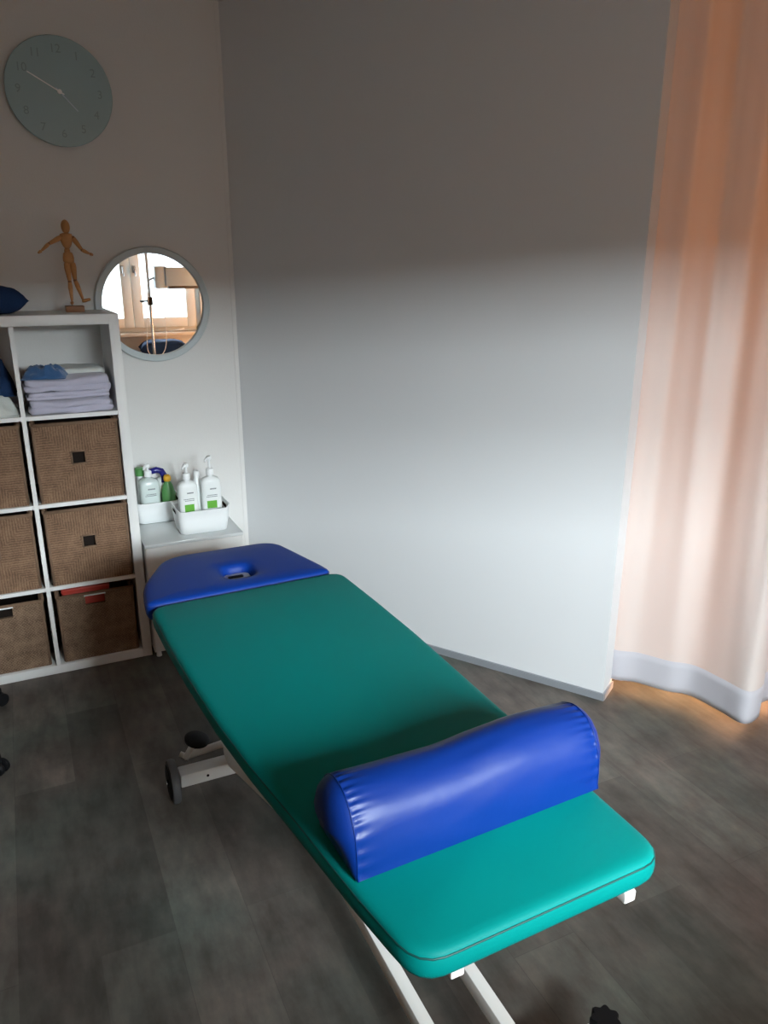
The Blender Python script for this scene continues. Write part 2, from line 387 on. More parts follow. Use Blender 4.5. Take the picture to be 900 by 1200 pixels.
def curtain():
    c = [(1.99, 2.33), (2.025, 2.215), (2.018, 2.105), (2.085, 2.040), (2.145, 1.94), (2.205, 1.872), (2.222, 1.75), (2.232, 1.645), (2.32, 1.655),
         (2.40, 1.715), (2.515, 1.70), (2.525, 1.59), (2.58, 1.50), (2.66, 1.50), (2.72, 1.42), (2.74, 1.30), (2.81, 1.22), (2.89, 1.22), (2.96, 1.12), (2.99, 1.0), (3.07, .93), (3.14, .90)]
    pts = catmull(c, 12); N = len(pts)
    # straightened line the heading hangs from
    a, b = Vector((1.99, 2.30)), Vector((3.14, .92))
    root = thing('curtain', 'floor-length cream curtain glowing orange, hanging in folds beside the grey partition', 'curtain', (2.5, 1.7, 0))
    off = Vector((2.5, 1.7, 0))
    dr = (b - a).normalized(); nr = Vector((dr.y, -dr.x))
    def prof(z):
        k = min(1, max(0, (z - .1) / 2.5)); out = []
        for i, p in enumerate(pts):
            s = i / (N - 1); ln = a.lerp(b, s) + nr * (.050 * math.sin(s * 2 * PI * 11 + .9 + .5 * math.sin(s * 19)) + .010 * math.sin(s * 2 * PI * 27))
            q = p.lerp(ln, k ** 1.1 * .75)
            out.append(q)
        return out
    zs = [.049 + (ZC - .06 - .049) * j / 46 for j in range(47)]
    def sheet(z_list, push, name, m, th):
        bm = bmesh.new(); rows = []
        for z in z_list:
            row = []; pr = prof(z)
            for i, q in enumerate(pr):
                zz = z
                t = (pr[min(i + 1, N - 1)] - pr[max(i - 1, 0)]).normalized(); nn = Vector((t.y, -t.x))
                q2 = q - nn * push * -1
                row.append(bm.verts.new((q2.x - off.x, q2.y - off.y, zz)))
            rows.append(row)
        for r0, r1 in zip(rows, rows[1:]):
            for i in range(N - 1): bm.faces.new((r0[i], r0[i + 1], r1[i + 1], r1[i]))
        me = bpy.data.meshes.new(name); bm.to_mesh(me); bm.free()
        o = link(name, me, m, root, True)
        md = o.modifiers.new('thickness', 'SOLIDIFY'); md.thickness = th; md.offset = 0
        return o
    sheet(zs, 0, 'curtain_panel', M_curt, .0012)
    tag(sheet([.045, .07, .11, .148, .175], 0, 'curtain_hem', M_hem, .006), 'greyish lined hem band')
    bm = bmesh.new(); tube(bm, [(a.x - .03 - off.x, a.y + .03 - off.y, ZC - .03), (b.x + .03 - off.x, b.y - .03 - off.y, ZC - .03)], .03, 8)
    done(bm, 'curtain_rail', M_tan, root)
curtain()

# ------------------------------------------------------------------ shelf unit
SX0, SX1, SY, SH = -.382, .380, 3.194, 1.464
def shelf():
    r = thing('shelf_unit', 'white cube shelf with woven baskets and folded towels along the wall', 'shelf', (0, 3.39, 0))
    y0, y1 = SY - 3.39, SY + .355 - 3.39
    T = .038
    obox('side_panel', M_white, r, SX1 - T, SX1, y0, y1, 0, SH, bev=.0012); obox('side_panel', M_white, r, SX0, SX0 + T, y0, y1, 0, SH, bev=.0012)
    obox('top_panel', M_white, r, SX0 + T, SX1 - T, y0, y1, SH - T, SH, bev=.0012); obox('bottom_panel', M_white, r, SX0 + T, SX1 - T, y0, y1, 0, T, bev=.0012)
    obox('divider', M_white, r, -.009, .007, y0 + .002, y1, T, SH - T)
    for k in (1, 2, 3):
        z = T + .351 * k - .016
        for a, b in ((SX0 + T, -.009), (.007, SX1 - T)): obox('shelf_board', M_white, r, a, b, y0 + .002, y1, z, z + .016)
shelf()
CELLZ = [.038 + .351 * k for k in range(4)]     # bottom to top
CX = {'L': -.1765, 'R': .1745}

# ------------------------------------------------------------------ baskets
def holed_panel(bm, x0, x1, y0, y1, z0, z1, h):
    hx0, hx1, hz0, hz1 = h
    def ring(a, b, c, d, y): return [bm.verts.new(p) for p in ((a, y, c), (b, y, c), (b, y, d), (a, y, d))]
    of, ob = ring(x0, x1, z0, z1, y0), ring(x0, x1, z0, z1, y1); hf, hb = ring(hx0, hx1, hz0, hz1, y0), ring(hx0, hx1, hz0, hz1, y1)
    for i in range(4):
        j = (i + 1) % 4
        bm.faces.new((of[i], of[j], hf[j], hf[i])); bm.faces.new((ob[i], ob[j], hb[j], hb[i]))
        bm.faces.new((of[i], of[j], ob[j], ob[i])); bm.faces.new((hf[i], hf[j], hb[j], hb[i]))

def basket(name, label, m, hgt, hole, wid=.312, dep=.325, white=False):
    r = thing(name, label, 'basket', group='woven baskets in the cube shelf')
    w = wid / 2; bm = bmesh.new(); t = .014
    holed_panel(bm, -w, w, 0, t, 0, hgt, hole)
    holed_panel(bm, -w, w, dep - t, dep, 0, hgt, hole)
    box(bm, -w, -w + t, t, dep - t, 0, hgt); box(bm, w - t, w, t, dep - t, 0, hgt); box(bm, -w + t, w - t, t, dep - t, 0, t)
    done(bm, 'basket_body', m, r)
    bm = bmesh.new()
    loopz = [(-w, 0), (w, 0), (w, dep), (-w, dep), (-w, 0)]
    for (a, b), (c, d) in zip(loopz, loopz[1:]): tube(bm, [(a, b + (.004 if b == 0 else -.004), hgt), (c, d + (.004 if d == 0 else -.004), hgt)], .0075, 8)
    for x in (-w + .003, w - .003):
        for y in (.003, dep - .003): tube(bm, [(x, y, .004), (x, y, hgt)], .006, 8)
    done(bm, 'basket_rim', M_searim, r, smooth=True)
    hx0, hx1, hz0, hz1 = hole; bm = bmesh.new(); e = .004
    pts = [(hx0, -.001, hz0), (hx1, -.001, hz0), (hx1, -.001, hz1), (hx0, -.001, hz1), (hx0, -.001, hz0)]
    if white: tube(bm, [(hx0 - .004, -.003, hz1), (hx1 + .004, -.003, hz1)], .0032, 8)
    else:
        for p, q in zip(pts, pts[1:]): tube(bm, [p, q], .0035, 8)
    done(bm, 'handle_trim', M_plastic if white else M_searim, r, smooth=True)
    obox('shade_fill', M_dark, r, -w + t, w - t, t + .002, dep - t, hgt * .12, hgt - .02)  # solid dark block fills the basket, shade inside painted as colour
    return r
b1 = basket('seagrass_basket', 'brown seagrass basket directly below the folded lavender towels', M_sea, .312, (-.026, .026, .150, .200))
b1.location = (CX['R'] + .003, SY + .012, CELLZ[2])
dup(b1, (CX['L'] - .004, SY + .014, CELLZ[2]), 0, 'brown seagrass basket cut by the left photo edge, upper of the two there')
dup(b1, (CX['R'] + .004, SY + .010, CELLZ[1]), 0, 'brown seagrass basket in the right column, second row from the floor')
dup(b1, (CX['L'] - .004, SY + .012, CELLZ[1]), 0, 'brown seagrass basket cut by the left photo edge, lower square-holed one')
b2 = basket('woven_basket', 'dark woven basket on the bottom row with a red box inside', M_sea2, .292, (-.042, .036, .243, .286), .30, .325, True)
b2.location = (CX['R'] + .002, SY + .016, CELLZ[0])
dup(b2, (CX['L'] - .002, SY + .018, CELLZ[0]), 0, 'dark woven basket on the bottom row cut by the left photo edge')
# the red box stands in the basket; its front shows through the handle hole and above the rim
for c_ in b2.children:
    if c_.name.startswith('shade_fill'): c_.scale = (1, 1, .12)
rb = thing('red_box', 'red box inside the bottom right woven basket, seen over the rim', 'box', (CX['R'], SY + .16, CELLZ[0] + .016))
bm = bmesh.new(); box(bm, -.125, .06, -.125, .13, 0.02, .298, .004); done(bm, 'box_body', M_red, rb, angle=40)
bm = bmesh.new(); box(bm, -.128, .063, -.128, .133, .285, .302, .003); done(bm, 'box_lid', M_red, rb, angle=40)

# ------------------------------------------------------------------ soft folded things
def soft(bm, x0, x1, y0, y1, z0, z1, r, amp, sc, seed, nx=26, ny=16, nz=8, sag=0.0, tilt=0.0):
    """rounded soft block with wrinkles"""
    r_ = bmesh.ops.create_cube(bm, size=2); vs0 = r_['verts']
    es = list({e for v in vs0 for e in v.link_edges})
    bmesh.ops.subdivide_edges(bm, edges=es, cuts=12, use_grid_fill=True)
    allv = list({v for v in bm.verts if v.is_valid and v.tag is False})
    hx, hy, hz = (x1 - x0) / 2, (y1 - y0) / 2, (z1 - z0) / 2; cx, cy, cz = (x0 + x1) / 2, (y0 + y1) / 2, (z0 + z1) / 2
    for v in allv:
        p = Vector((v.co.x * hx, v.co.y * hy, v.co.z * hz))
        q = Vector((max(-hx + r, min(hx - r, p.x)), max(-hy + r, min(hy - r, p.y)), max(-hz + min(r, hz * .98), min(hz - min(r, hz * .98), p.z))))
        d = p - q
        if d.length > 1e-6: p = q + d.normalized() * min(r, max(abs(d.x), abs(d.y), abs(d.z)))
        n = noise.noise_vector(Vector((p.x * sc + seed, p.y * sc, p.z * sc * 1.6)))
        n2 = noise.noise_vector(Vector((p.x * sc * 2.7 + seed, p.y * sc * 2.7 + 3, p.z * sc * 3)))
        p += (n + n2 * .45) * amp
        if sag: p.z -= sag * (abs(p.x) / hx) ** 2
        p.z += tilt * p.x
        p.z = max(p.z, -hz + .0)
        v.co = p + Vector((cx, cy, cz)); v.tag = True

def softobj(name, m, parent, *a, **k):
    bm = bmesh.new(); soft(bm, *a, **k); return done(bm, name, m, parent, smooth=True)

zt = CELLZ[3]
TG = 'folded towels in the top right cube'
def towel(label, x0, x1, y0, y1, z0, z1, m, seed, amp=.005):
    t = thing('folded_towel', label, 'towel', ((x0 + x1) / 2, (y0 + y1) / 2, z0), group=TG)
    cx, cy = (x0 + x1) / 2, (y0 + y1) / 2
    h = z1 - z0
    softobj('lower_fold', m, t, x0 - cx, x1 - cx, y0 - cy + .004, y1 - cy, 0, h * .54, .013, amp, 9, seed)
    softobj('upper_fold', m, t, x0 - cx + .004, x1 - cx - .006, y0 - cy, y1 - cy, h * .42, h, .014, amp, 8, seed + 5)
    return t
towel('lavender folded towel at the bottom of the stack on the shelf', .022, .328, SY - .002, SY + .26, zt + .001, zt + .058, M_lav, 1.3, .013)
towel('thin lavender folded towel in the middle of the stack', .022, .326, SY + .014, SY + .27, zt + .057, zt + .085, M_lav, 7.7, .007)
towel('lavender folded towel on top of the stack, under the blue cloth', .014, .328, SY + .010, SY + .28, zt + .084, zt + .137, M_lav, 14.2, .011)
o = softobj('folded_sheet', M_lav2, None, .09, .320, SY + .10, SY + .30, zt + .134, zt + .160, .014, .005, 9, 22)
tag(o, 'pale grey folded sheet lying at the back on top of the towel stack', 'sheet')

def cloth(name, label, m, cx, cy, z0, L_, Wd, H_, seed, rot=0, fine=1.0, edge=.006):
    """crumpled cloth: a heightfield lump with folds and a drooping edge"""
    bm = bmesh.new(); n = 34; g = []
    for j in range(n + 1):
        row = []
        for i in range(n + 1):
            u, v = i / n * 2 - 1, j / n * 2 - 1
            e = max(0, 1 - (abs(u) ** 3 + abs(v) ** 3) ** (1 / 3)) 
            nz = noise.noise(Vector((u * 2.2 * fine + seed, v * 2.2 * fine, seed)))
            nz2 = noise.noise(Vector((u * 5 * fine + seed, v * 3 * fine + u * 2, 4)))
            rg = 1 - abs(noise.noise(Vector((u * 3 * fine + v * 1.4, v * 2 * fine, seed + 9)))) * 2
            h = H_ * (min(1, e * 2.6) ** .6) * (.62 + .35 * nz + .18 * nz2 + .22 * rg)
            wob = 1 + .10 * noise.noise(Vector((u * 1.5 + 3, v * 1.5, seed)))
            row.append((u * L_ / 2 * wob, v * Wd / 2 * wob, max(.001, h) + .002))
        g.append(row)
    top = [[bm.verts.new(p) for p in r] for r in g]; bot = [[bm.verts.new((p[0] * .96, p[1] * .96, 0)) for p in r] for r in g]
    for j in range(n):
        for i in range(n):
            bm.faces.new((top[j][i], top[j][i + 1], top[j + 1][i + 1], top[j + 1][i])); bm.faces.new((bot[j][i], bot[j + 1][i], bot[j + 1][i + 1], bot[j][i + 1]))
    for i in range(n):
        bm.faces.new((top[0][i], bot[0][i], bot[0][i + 1], top[0][i + 1])); bm.faces.new((top[n][i], top[n][i + 1], bot[n][i + 1], bot[n][i]))
        bm.faces.new((top[i][0], top[i + 1][0], bot[i + 1][0], bot[i][0])); bm.faces.new((top[i][n], bot[i][n], bot[i + 1][n], top[i + 1][n]))
    o = done(bm, name, m, None, smooth=True, loc=(cx, cy, z0), rotz=rot)
    return tag(o, label, 'cloth')
c1 = cloth('blue_cloth', 'crumpled denim-blue cloth on the left of the towel stack', M_bcloth, .098, SY + .09, zt + .136, .165, .17, .050, 3.1, -.15)
cloth('white_cloth', 'crumpled off-white cloth in the top left cube, cut by the photo edge', M_lav2, -.125, SY + .12, zt + .001, .22, .22, .082, 8.4)
cloth('dark_blue_cloth', 'dark blue cloth heaped over the off-white cloth at the left photo edge', M_dcloth, -.110, SY + .18, zt + .070, .19, .22, .125, 5.2)

# cushion on top of the shelf
def cushion(name, label, m, L_, Wd, H_, loc, rot, tilt=0):
    bm = bmesh.new(); n = 30; tv = {}; faces = []
    def pt(u, v, s):
        pin = 1 - .10 * (1 - u * u) * abs(v) ** 2; pin2 = 1 - .10 * (1 - v * v) * abs(u) ** 2
        h = ((1 - u ** 4) * (1 - v ** 4)) ** .55
        w = .05 * noise.noise(Vector((u * 3, v * 3, s)))
        return (u * L_ / 2 * pin2, v * Wd / 2 * pin, s * h * H_ / 2 * (1 + w * 2))
    for s in (1, -1):
        for j in range(n + 1):
            for i in range(n + 1):
                u, v = i / n * 2 - 1, j / n * 2 - 1
                edge = i in (0, n) or j in (0, n)
                k = (i, j, 0 if edge else s)
                if k not in tv: tv[k] = bm.verts.new(pt(u, v, s))
        for j in range(n):
            for i in range(n):
                q = [(i, j), (i + 1, j), (i + 1, j + 1), (i, j + 1)]
                bm.faces.new([tv[(a, b, 0 if a in (0, n) or b in (0, n) else s)] for a, b in (q if s == 1 else q[::-1])])
    o = done(bm, name, m, None, smooth=True, loc=loc); o.rotation_euler = (0, tilt, rot)
    return tag(o, label, 'cushion')
cushion('cushion', 'small dark blue cushion lying on top of the shelf at the left photo edge', M_dcloth, .30, .24, .105, (-.088, 3.33, SH + .0525), .12, .0)

# ------------------------------------------------------------------ wooden mannequin
def mannequin():
    yM = 3.40
    r = thing('wooden_mannequin', 'jointed wooden artist mannequin with arms spread, standing on top of the shelf', 'figurine', (.24, yM, SH))
    Fv = Vector((math.sin(math.radians(25.35)) * math.cos(math.radians(17.6)), math.cos(math.radians(25.35)) * math.cos(math.radians(17.6)), -math.sin(math.radians(17.6))))
    R_ = Vector((math.cos(math.radians(25.35)), -math.sin(math.radians(25.35)), 0)); U_ = R_.cross(Fv)
    # joint positions measured on the wall-parallel plane through the figure, metres from the base
    J = dict(head=(420, 232), neck=(428, 305), chest=(430, 372), waist=(436, 478), pelvis=(448, 545), ls=(375, 338), le=(245, 408), lw=(168, 478), lh=(132, 503),
             rs=(497, 345), re=(590, 466), rw=(668, 505), rh=(708, 518), lhp=(428, 592), lk=(460, 792), la=(482, 1000), lt=(478, 1022),
             rhp=(490, 592), rk=(518, 778), ra=(603, 985), rt=(685, 980), base=(515, 1075))
    sc = .0003645          # metres per measured unit
    def w(n, dy=0):
        a, b = J[n]; return Vector(((a - 515 + .108 * (1108 - b)) * sc * .96 + .002, dy, (1108 - b) * sc + .001))
    def limb(name, a, b, r0, r1, r2, parent, squash=1):
        bm = bmesh.new(); pts = [a.lerp(b, t) for t in (0, .06, .3, .6, .92, 1)]; tube(bm, pts, [r0 * .55, r0, r1, (r1 + r2) / 2, r2, r2 * .5], 12)
        return done(bm, name, M_wood, parent, smooth=True)
    def ball(parent, p, rad):
        bm = bmesh.new(); bmesh.ops.create_uvsphere(bm, u_segments=12, v_segments=8, radius=rad, matrix=Matrix.Translation(p)); return done(bm, 'joint', M_woodb, parent, smooth=True)
    bm = bmesh.new(); bmesh.ops.create_uvsphere(bm, u_segments=20, v_segments=14, radius=1, matrix=Matrix.Translation(w('head')) @ Matrix.Diagonal((.0165, .018, .0258, 1)))
    done(bm, 'head', M_wood, r, smooth=True)
    limb('neck', w('neck') + Vector((0, 0, .010)), w('neck') - Vector((0, 0, .010)), .008, .0075, .009, r)
    # ribcage and pelvis
    bm = bmesh.new(); c = w('chest'); tube_p = []
    rings = []
    for k, (dz, rx, ry) in enumerate(((.028, .010, .008), (.024, .022, .013), (.012, .024, .016), (-.004, .021, .016), (-.020, .015, .013), (-.030, .008, .008))):
        rings.append([c + Vector((rx * math.cos(2 * PI * i / 20), ry * math.sin(2 * PI * i / 20), dz)) for i in range(20)])
    loft(bm, rings); done(bm, 'chest', M_wood, r, smooth=True)
    bm = bmesh.new(); bmesh.ops.create_uvsphere(bm, u_segments=14, v_segments=10, radius=1, matrix=Matrix.Translation(w('waist')) @ Matrix.Diagonal((.011, .010, .014, 1))); done(bm, 'waist', M_wood, r, smooth=True)
    bm = bmesh.new(); rings = []; c = w('pelvis')
    for dz, rx, ry in ((.022, .009, .008), (.017, .017, .012), (0, .0205, .014), (-.014, .020, .013), (-.022, .014, .010)):
        rings.append([c + Vector((rx * math.cos(2 * PI * i / 20), ry * math.sin(2 * PI * i / 20), dz)) for i in range(20)])
    loft(bm, rings); done(bm, 'pelvis', M_wood, r, smooth=True)
    for s, a, b, c_, d, dy in (('l', 'ls', 'le', 'lw', 'lh', -.02), ('r', 'rs', 're', 'rw', 'rh', -.01)):
        ua = limb('upper_arm', w(a), w(b, dy), .0095, .0098, .0065, r); ball(ua, w(a), .0085); ball(ua, w(b, dy), .0062)
        limb('forearm', w(b, dy), w(c_, dy * 1.6), .0066, .0072, .0048, r)
        limb('hand', w(c_, dy * 1.6), w(d, dy * 1.8), .0050, .0062, .0038, r)
    for a, b, c_, d, dy in (('lhp', 'lk', 'la', 'lt', 0), ('rhp', 'rk', 'ra', 'rt', .012)):
        th = limb('thigh', w(a), w(b, dy * .5), .0105, .0122, .0078, r); ball(th, w(b, dy * .5), .0075)
        limb('shin', w(b, dy * .5), w(c_, dy), .0078, .0090, .0050, r)
        p = w(c_, dy); q = w(d, dy - (.022 if c_ == 'la' else 0))
        limb('foot', p + Vector((-.004, .004, -.006)) if c_ == 'ra' else p + Vector((0, .008, -.004)), q, .0058, .0068, .0052, r)
    bm = bmesh.new(); box(bm, -.033, .036, -.033, .033, 0.0, .024, .002); done(bm, 'base', M_woodb, r, angle=40)
    bm = bmesh.new(); tube(bm, [(-.004, .018, .02), (-.010, .018, .12), w('pelvis') + Vector((0, .012, 0))], .0018, 8); done(bm, 'support_rod', M_chrome, r, smooth=True)
mannequin()

# ------------------------------------------------------------------ clock
def clock():
    c = (.290, YW, 2.283); R = .195
    r = thing('wall_clock', 'round grey-green glass wall clock with white hands on the back wall', 'clock', c)
    def disc(name, m, rad, y0, y1, bev=.003, n=96):
        bm = bmesh.new()
        prof = [(rad - bev, y0), (rad, y0 + bev), (rad, y1 - bev), (rad - bev, y1)]
        loft(bm, [[(q * math.cos(2 * PI * k / n), -y, q * math.sin(2 * PI * k / n)) for k in range(n)] for q, y in prof]); return done(bm, name, m, r, angle=30)
    disc('movement_case', M_black, .05, 0.0, .024); disc('clock_face', M_clock, R, .024, .031)
    for h in range(1, 13):
        cu = bpy.data.curves.new('numeral', 'FONT'); cu.body = str(h); cu.size = .042; cu.extrude = .0006; cu.align_x = 'CENTER'; cu.align_y = 'CENTER'
        a = PI / 2 - h * PI / 6
        o = bpy.data.objects.new('numeral', cu); COL.objects.link(o); cu.materials.append(M_clockn); o.parent = r
        bpy.context.view_layer.update()
        me = bpy.data.meshes.new_from_object(o.evaluated_get(bpy.context.evaluated_depsgraph_get())); me.materials.clear(); bpy.data.objects.remove(o)
        o = link('numeral', me, M_clockn, r)
        o.location = (.148 * math.cos(a), -.0318, .148 * math.sin(a)); o.rotation_euler = (PI / 2, 0, 0)
    def hand(name, ang, ln, wd, y, m):
        bm = bmesh.new(); mt = Matrix.Rotation(-ang, 4, 'Y')
        box(bm, -.018, ln, -y - .001, -y, -wd / 2, wd / 2, mtx=mt); return done(bm, name, m, r)
    hand('minute_hand', math.radians(151), .125, .0042, .036, M_hand); hand('hour_hand', math.radians(-47), .088, .0034, .034, M_lampgrey)
    bm = bmesh.new(); n = 16
    loft(bm, [[(.0085 * math.cos(2 * PI * k / n), y, .0085 * math.sin(2 * PI * k / n)) for k in range(n)] for y in (-.031, -.0385)]); done(bm, 'hub', M_hand, r)
clock()

# ------------------------------------------------------------------ round mirror
def mirror():
    r = thing('round_mirror', 'round mirror with a pale grey rim, partly behind the shelf corner', 'mirror', (.577, YW, 1.478))
    n = 96; Ro, Ri = .243, .214; bm = bmesh.new()
    prof = [(Ri, 0.0), (Ro - .004, 0.0), (Ro, .004), (Ro, .024), (Ro - .004, .028), (Ri + .003, .028), (Ri, .025)]
    rings = [[(q * math.cos(2 * PI * k / n), -y, q * math.sin(2 * PI * k / n)) for k in range(n)] for q, y in prof]
    R_ = loft(bm, rings, cap0=False, cap1=False)
    for k in range(n):
        j = (k + 1) % n; bm.faces.new((R_[-1][k], R_[-1][j], R_[0][j], R_[0][k]))
    done(bm, 'mirror_frame', M_mframe, r, angle=35)
    bm = bmesh.new(); loft(bm, [[((Ri + .001) * math.cos(2 * PI * k / n), -y, (Ri + .001) * math.sin(2 * PI * k / n)) for k in range(n)] for y in (.006, .014)])
    done(bm, 'mirror_glass', M_mirror, r)
mirror()

# ------------------------------------------------------------------ small white cabinet
CT = .525
def cabinet():
    r = thing('side_cabinet', 'low white cabinet with a glossy top between the shelf and the partition', 'cabinet', (.5975, 3.36, 0))
    x0, x1, y0, y1 = -.2095, .2075, -.205, .218
    T = .018
    obox('side_panel', M_white, r, x0, x0 + T, y0 + .012, y1, .022, CT - .014); obox('side_panel', M_white, r, x1 - T, x1, y0 + .012, y1, .022, CT - .014)
    obox('back_panel', M_white, r, x0 + T, x1 - T, y1 - .01, y1, .022, CT - .014); obox('bottom_panel', M_white, r, x0 + T, x1 - T, y0 + .012, y1 - .01, .022, .05)
    obox('cabinet_top', M_gloss, r, x0 - .002, x1 + .003, y0 - .004, y1, CT - .014, CT, bev=.002)
    d = obox('door', M_white, r, x0 + .002, x1 - .002, y0 - .002, y0 + .012, .03, CT - .0155, bev=.001)
    for x in (x0 + .018, x1 - .018):
        for y in (y0 + .02, y1 - .03):
            bm = bmesh.new(); lathe(bm, [(.012, 0), (.010, .022)], (x, y, 0), 12); done(bm, 'foot', M_white, r)
cabinet()

# ------------------------------------------------------------------ plastic baskets and bottles
def tray(label, x0, x1, y0, y1, z0, hgt, dip=.0, rot=0):
    cx, cy = (x0 + x1) / 2, (y0 + y1) / 2; r = thing('plastic_basket', label, 'basket', (cx, cy, z0), rot, group='white plastic baskets on the side cabinet')
    w, d = (x1 - x0) / 2, (y1 - y0) / 2; bm = bmesh.new(); N = 96
    def ring(ins, z, dipk=0):
        out = resample(rrect(-w + ins, w - ins, -d + ins, d - ins, .026 - min(.012, ins * .3)), N)
        # raised handle ends on the two short sides
        return [(p.x, p.y, z + (dipk * max(0, min(1, (abs(p.x) / w - .86) / .10)))) for p in out]
    up = .012
    rings = [ring(.018, 0), ring(.012, .004), ring(.004, hgt * .6), ring(0, hgt - .004, up), ring(-.003, hgt, up), ring(.0015, hgt + .001, up), ring(.004, hgt - .004, up), ring(.0075, hgt * .6), ring(.015, .008), ring(.022, .004)]
    loft(bm, rings); done(bm, 'tray', M_plastic, r, smooth=True)
    for s in (-1, 1):
        bm = bmesh.new(); box(bm, s * (w - .004) - .0042, s * (w - .004) + .0042, -.032, .032, hgt - .018, hgt - .002, .003); done(bm, 'handle_slot_shade', M_dark, r)  # no real cutout: dark block painted as the shade in the handle opening
    return r
tray('white plastic basket in front holding the two tall pump bottles', .540, .768, 3.195, 3.365, CT + .001, .106)
tray('white plastic basket at the back left, beside the shelf', .398, .600, 3.425, 3.580, CT + .001, .098)

def script_lines(bm, x, y, z, wid, rows, hgt, gap, seed):
    """illegible small print: broken fine strokes"""
    rnd = random.Random(seed)
    for k in range(rows):
        a = -wid / 2 * rnd.uniform(.75, 1)
        while a < wid / 2:
            b = min(wid / 2, a + rnd.uniform(.002, .006)); box(bm, x + a, x + b, y - .0006, y, z - k * gap - hgt / 2, z - k * gap + hgt / 2); a = b + .0009

def pump_bottle(label, x, y, z, w, d, hb, ntop, rot=0, m=None, tone=None, big=True):
    r = thing('pump_bottle', label, 'bottle', (x, y, z), rot, group='pump bottles in the plastic baskets')
    m = m or M_bottle; N = 40; bm = bmesh.new()
    def ring(kx, ky, zz, e=3.2):
        out = []
        for k in range(N):
            t = 2 * PI * k / N; c, s = math.cos(t), math.sin(t)
            out.append((w / 2 * kx * math.copysign(abs(c) ** (2 / e), c), d / 2 * ky * math.copysign(abs(s) ** (2 / e), s), zz))
        return out
    nr = .013
    rings = [ring(.90, .9, 0), ring(.98, .98, .006), ring(1, 1, .02), ring(1, 1, hb * .84), ring(.97, .97, hb * .91), ring(.80, .85, hb * .965), ring(.5, .62, hb * .99), ring(nr * 2 / w, nr * 2 / d, hb, 2), ring(nr * 2 / w, nr * 2 / d, hb + .010, 2)]
    loft(bm, rings); done(bm, 'bottle_body', m, r, smooth=True)
    zc = hb + .008; bm = bmesh.new(); lathe(bm, [(.0165, 0), (.0165, .022), (.014, .026), (.007, .028), (.0055, .030)], (0, 0, zc), 20)
    done(bm, 'collar', M_plastic, r, angle=35)
    zn = ntop; bm = bmesh.new()
    lathe(bm, [(.0055, zc + .028), (.0055, zn - .016), (.0105, zn - .015), (.0115, zn - .004), (.009, zn)], (0, 0, 0), 16)
    tube(bm, [(0, 0, zn - .008), (-.010, -.012, zn - .007), (-.020, -.026, zn - .010), (-.023, -.031, zn - .018)], [.0065, .006, .0048, .004], 10)
    done(bm, 'pump_head', M_plastic, r, angle=50)
    yy = -d / 2
    bm = bmesh.new(); script_lines(bm, .004, yy, hb * .775, w * .36, 1, .0055, .006, int(x * 999)); tag(done(bm, 'label_heading', M_ink, r), kind='stuff')
    bm = bmesh.new(); script_lines(bm, -.002, yy, hb * .655, w * .56, 2, .0028, .007, int(x * 777)); tag(done(bm, 'label_print', M_ink, r), kind='stuff')
    if tone:
        bm = bmesh.new(); box(bm, -w * .27, w * .22, yy - .0006, yy + .001, hb * .40, hb * .545); done(bm, 'label_block', M_green_l, r)
    return r
zb = CT + .006
pump_bottle('white pump bottle with green label block, left of the two in the front basket', .603, 3.270, zb, .083, .052, .222, .298, .05, tone=1)
pump_bottle('taller-necked white pump bottle with green label block, right in the front basket', .704, 3.270, zb, .087, .052, .232, .322, -.03, tone=1)
def round_bottle(label, name, x, y, z, rad, hb, m, capm, caph, capr):
    r = thing(name, label, 'bottle', (x, y, z)); bm = bmesh.new()
    lathe(bm, [(rad * .9, 0), (rad, .006), (rad, hb * .78), (rad * .86, hb * .88), (rad * .5, hb * .97), (capr * .8, hb), (capr * .8, hb + .006)], (0, 0, 0), 24); done(bm, 'bottle_body', m, r, smooth=True)
    bm = bmesh.new(); lathe(bm, [(capr, 0), (capr, caph - .003), (capr - .003, caph)], (0, 0, hb + .003), 20); done(bm, 'cap', capm, r, angle=40)
    return r
round_bottle('slim white bottle with a white screw cap, behind the two pump bottles', 'lotion_bottle', .655, 3.315, zb, .024, .222, M_bottle, M_plastic, .026, .013)
# back basket
pump_bottle('frosted pump bottle in the back basket, right beside the shelf', .472, 3.480, zb, .088, .070, .198, .262, .05, m=M_clearish)
round_bottle('bottle with a wide green cap in the back basket, mostly hidden by the shelf side', 'capped_bottle', .445, 3.532, zb, .022, .198, M_bottle, M_greenb, .036, .021)
def squeeze():
    r = thing('squeeze_bottle', 'green squeeze bottle with a round yellow cap in the back basket', 'bottle', (.555, 3.480, zb))
    bm = bmesh.new(); lathe(bm, [(.024, 0), (.030, .006), (.033, .07), (.031, .12), (.022, .155), (.013, .172), (.012, .178)], (0, 0, 0), 24, 1, .8); done(bm, 'bottle_body', M_greenb, r, smooth=True)
    bm = bmesh.new(); lathe(bm, [(.013, 0), (.0165, .006), (.0175, .014), (.015, .024), (.009, .030)], (0, 0, .174), 20); done(bm, 'cap', M_yellow, r, smooth=True)
squeeze()
def spray():
    r = thing('spray_bottle', 'white bottle with a curved navy-blue spray head in the back basket', 'bottle', (.532, 3.532, zb))
    bm = bmesh.new(); lathe(bm, [(.020, 0), (.023, .006), (.023, .11), (.020, .14), (.013, .165), (.012, .18)], (0, 0, 0), 24); done(bm, 'bottle_body', M_bottle, r, smooth=True)
    bm = bmesh.new(); tube(bm, [(.016, -.012, .160), (.018, -.012, .190), (.006, -.012, .214), (-.016, -.012, .222), (-.042, -.014, .216), (-.050, -.016, .208)], [.014, .015, .015, .0145, .013, .008], 14); done(bm, 'spray_head', M_navy, r, smooth=True)
spray()

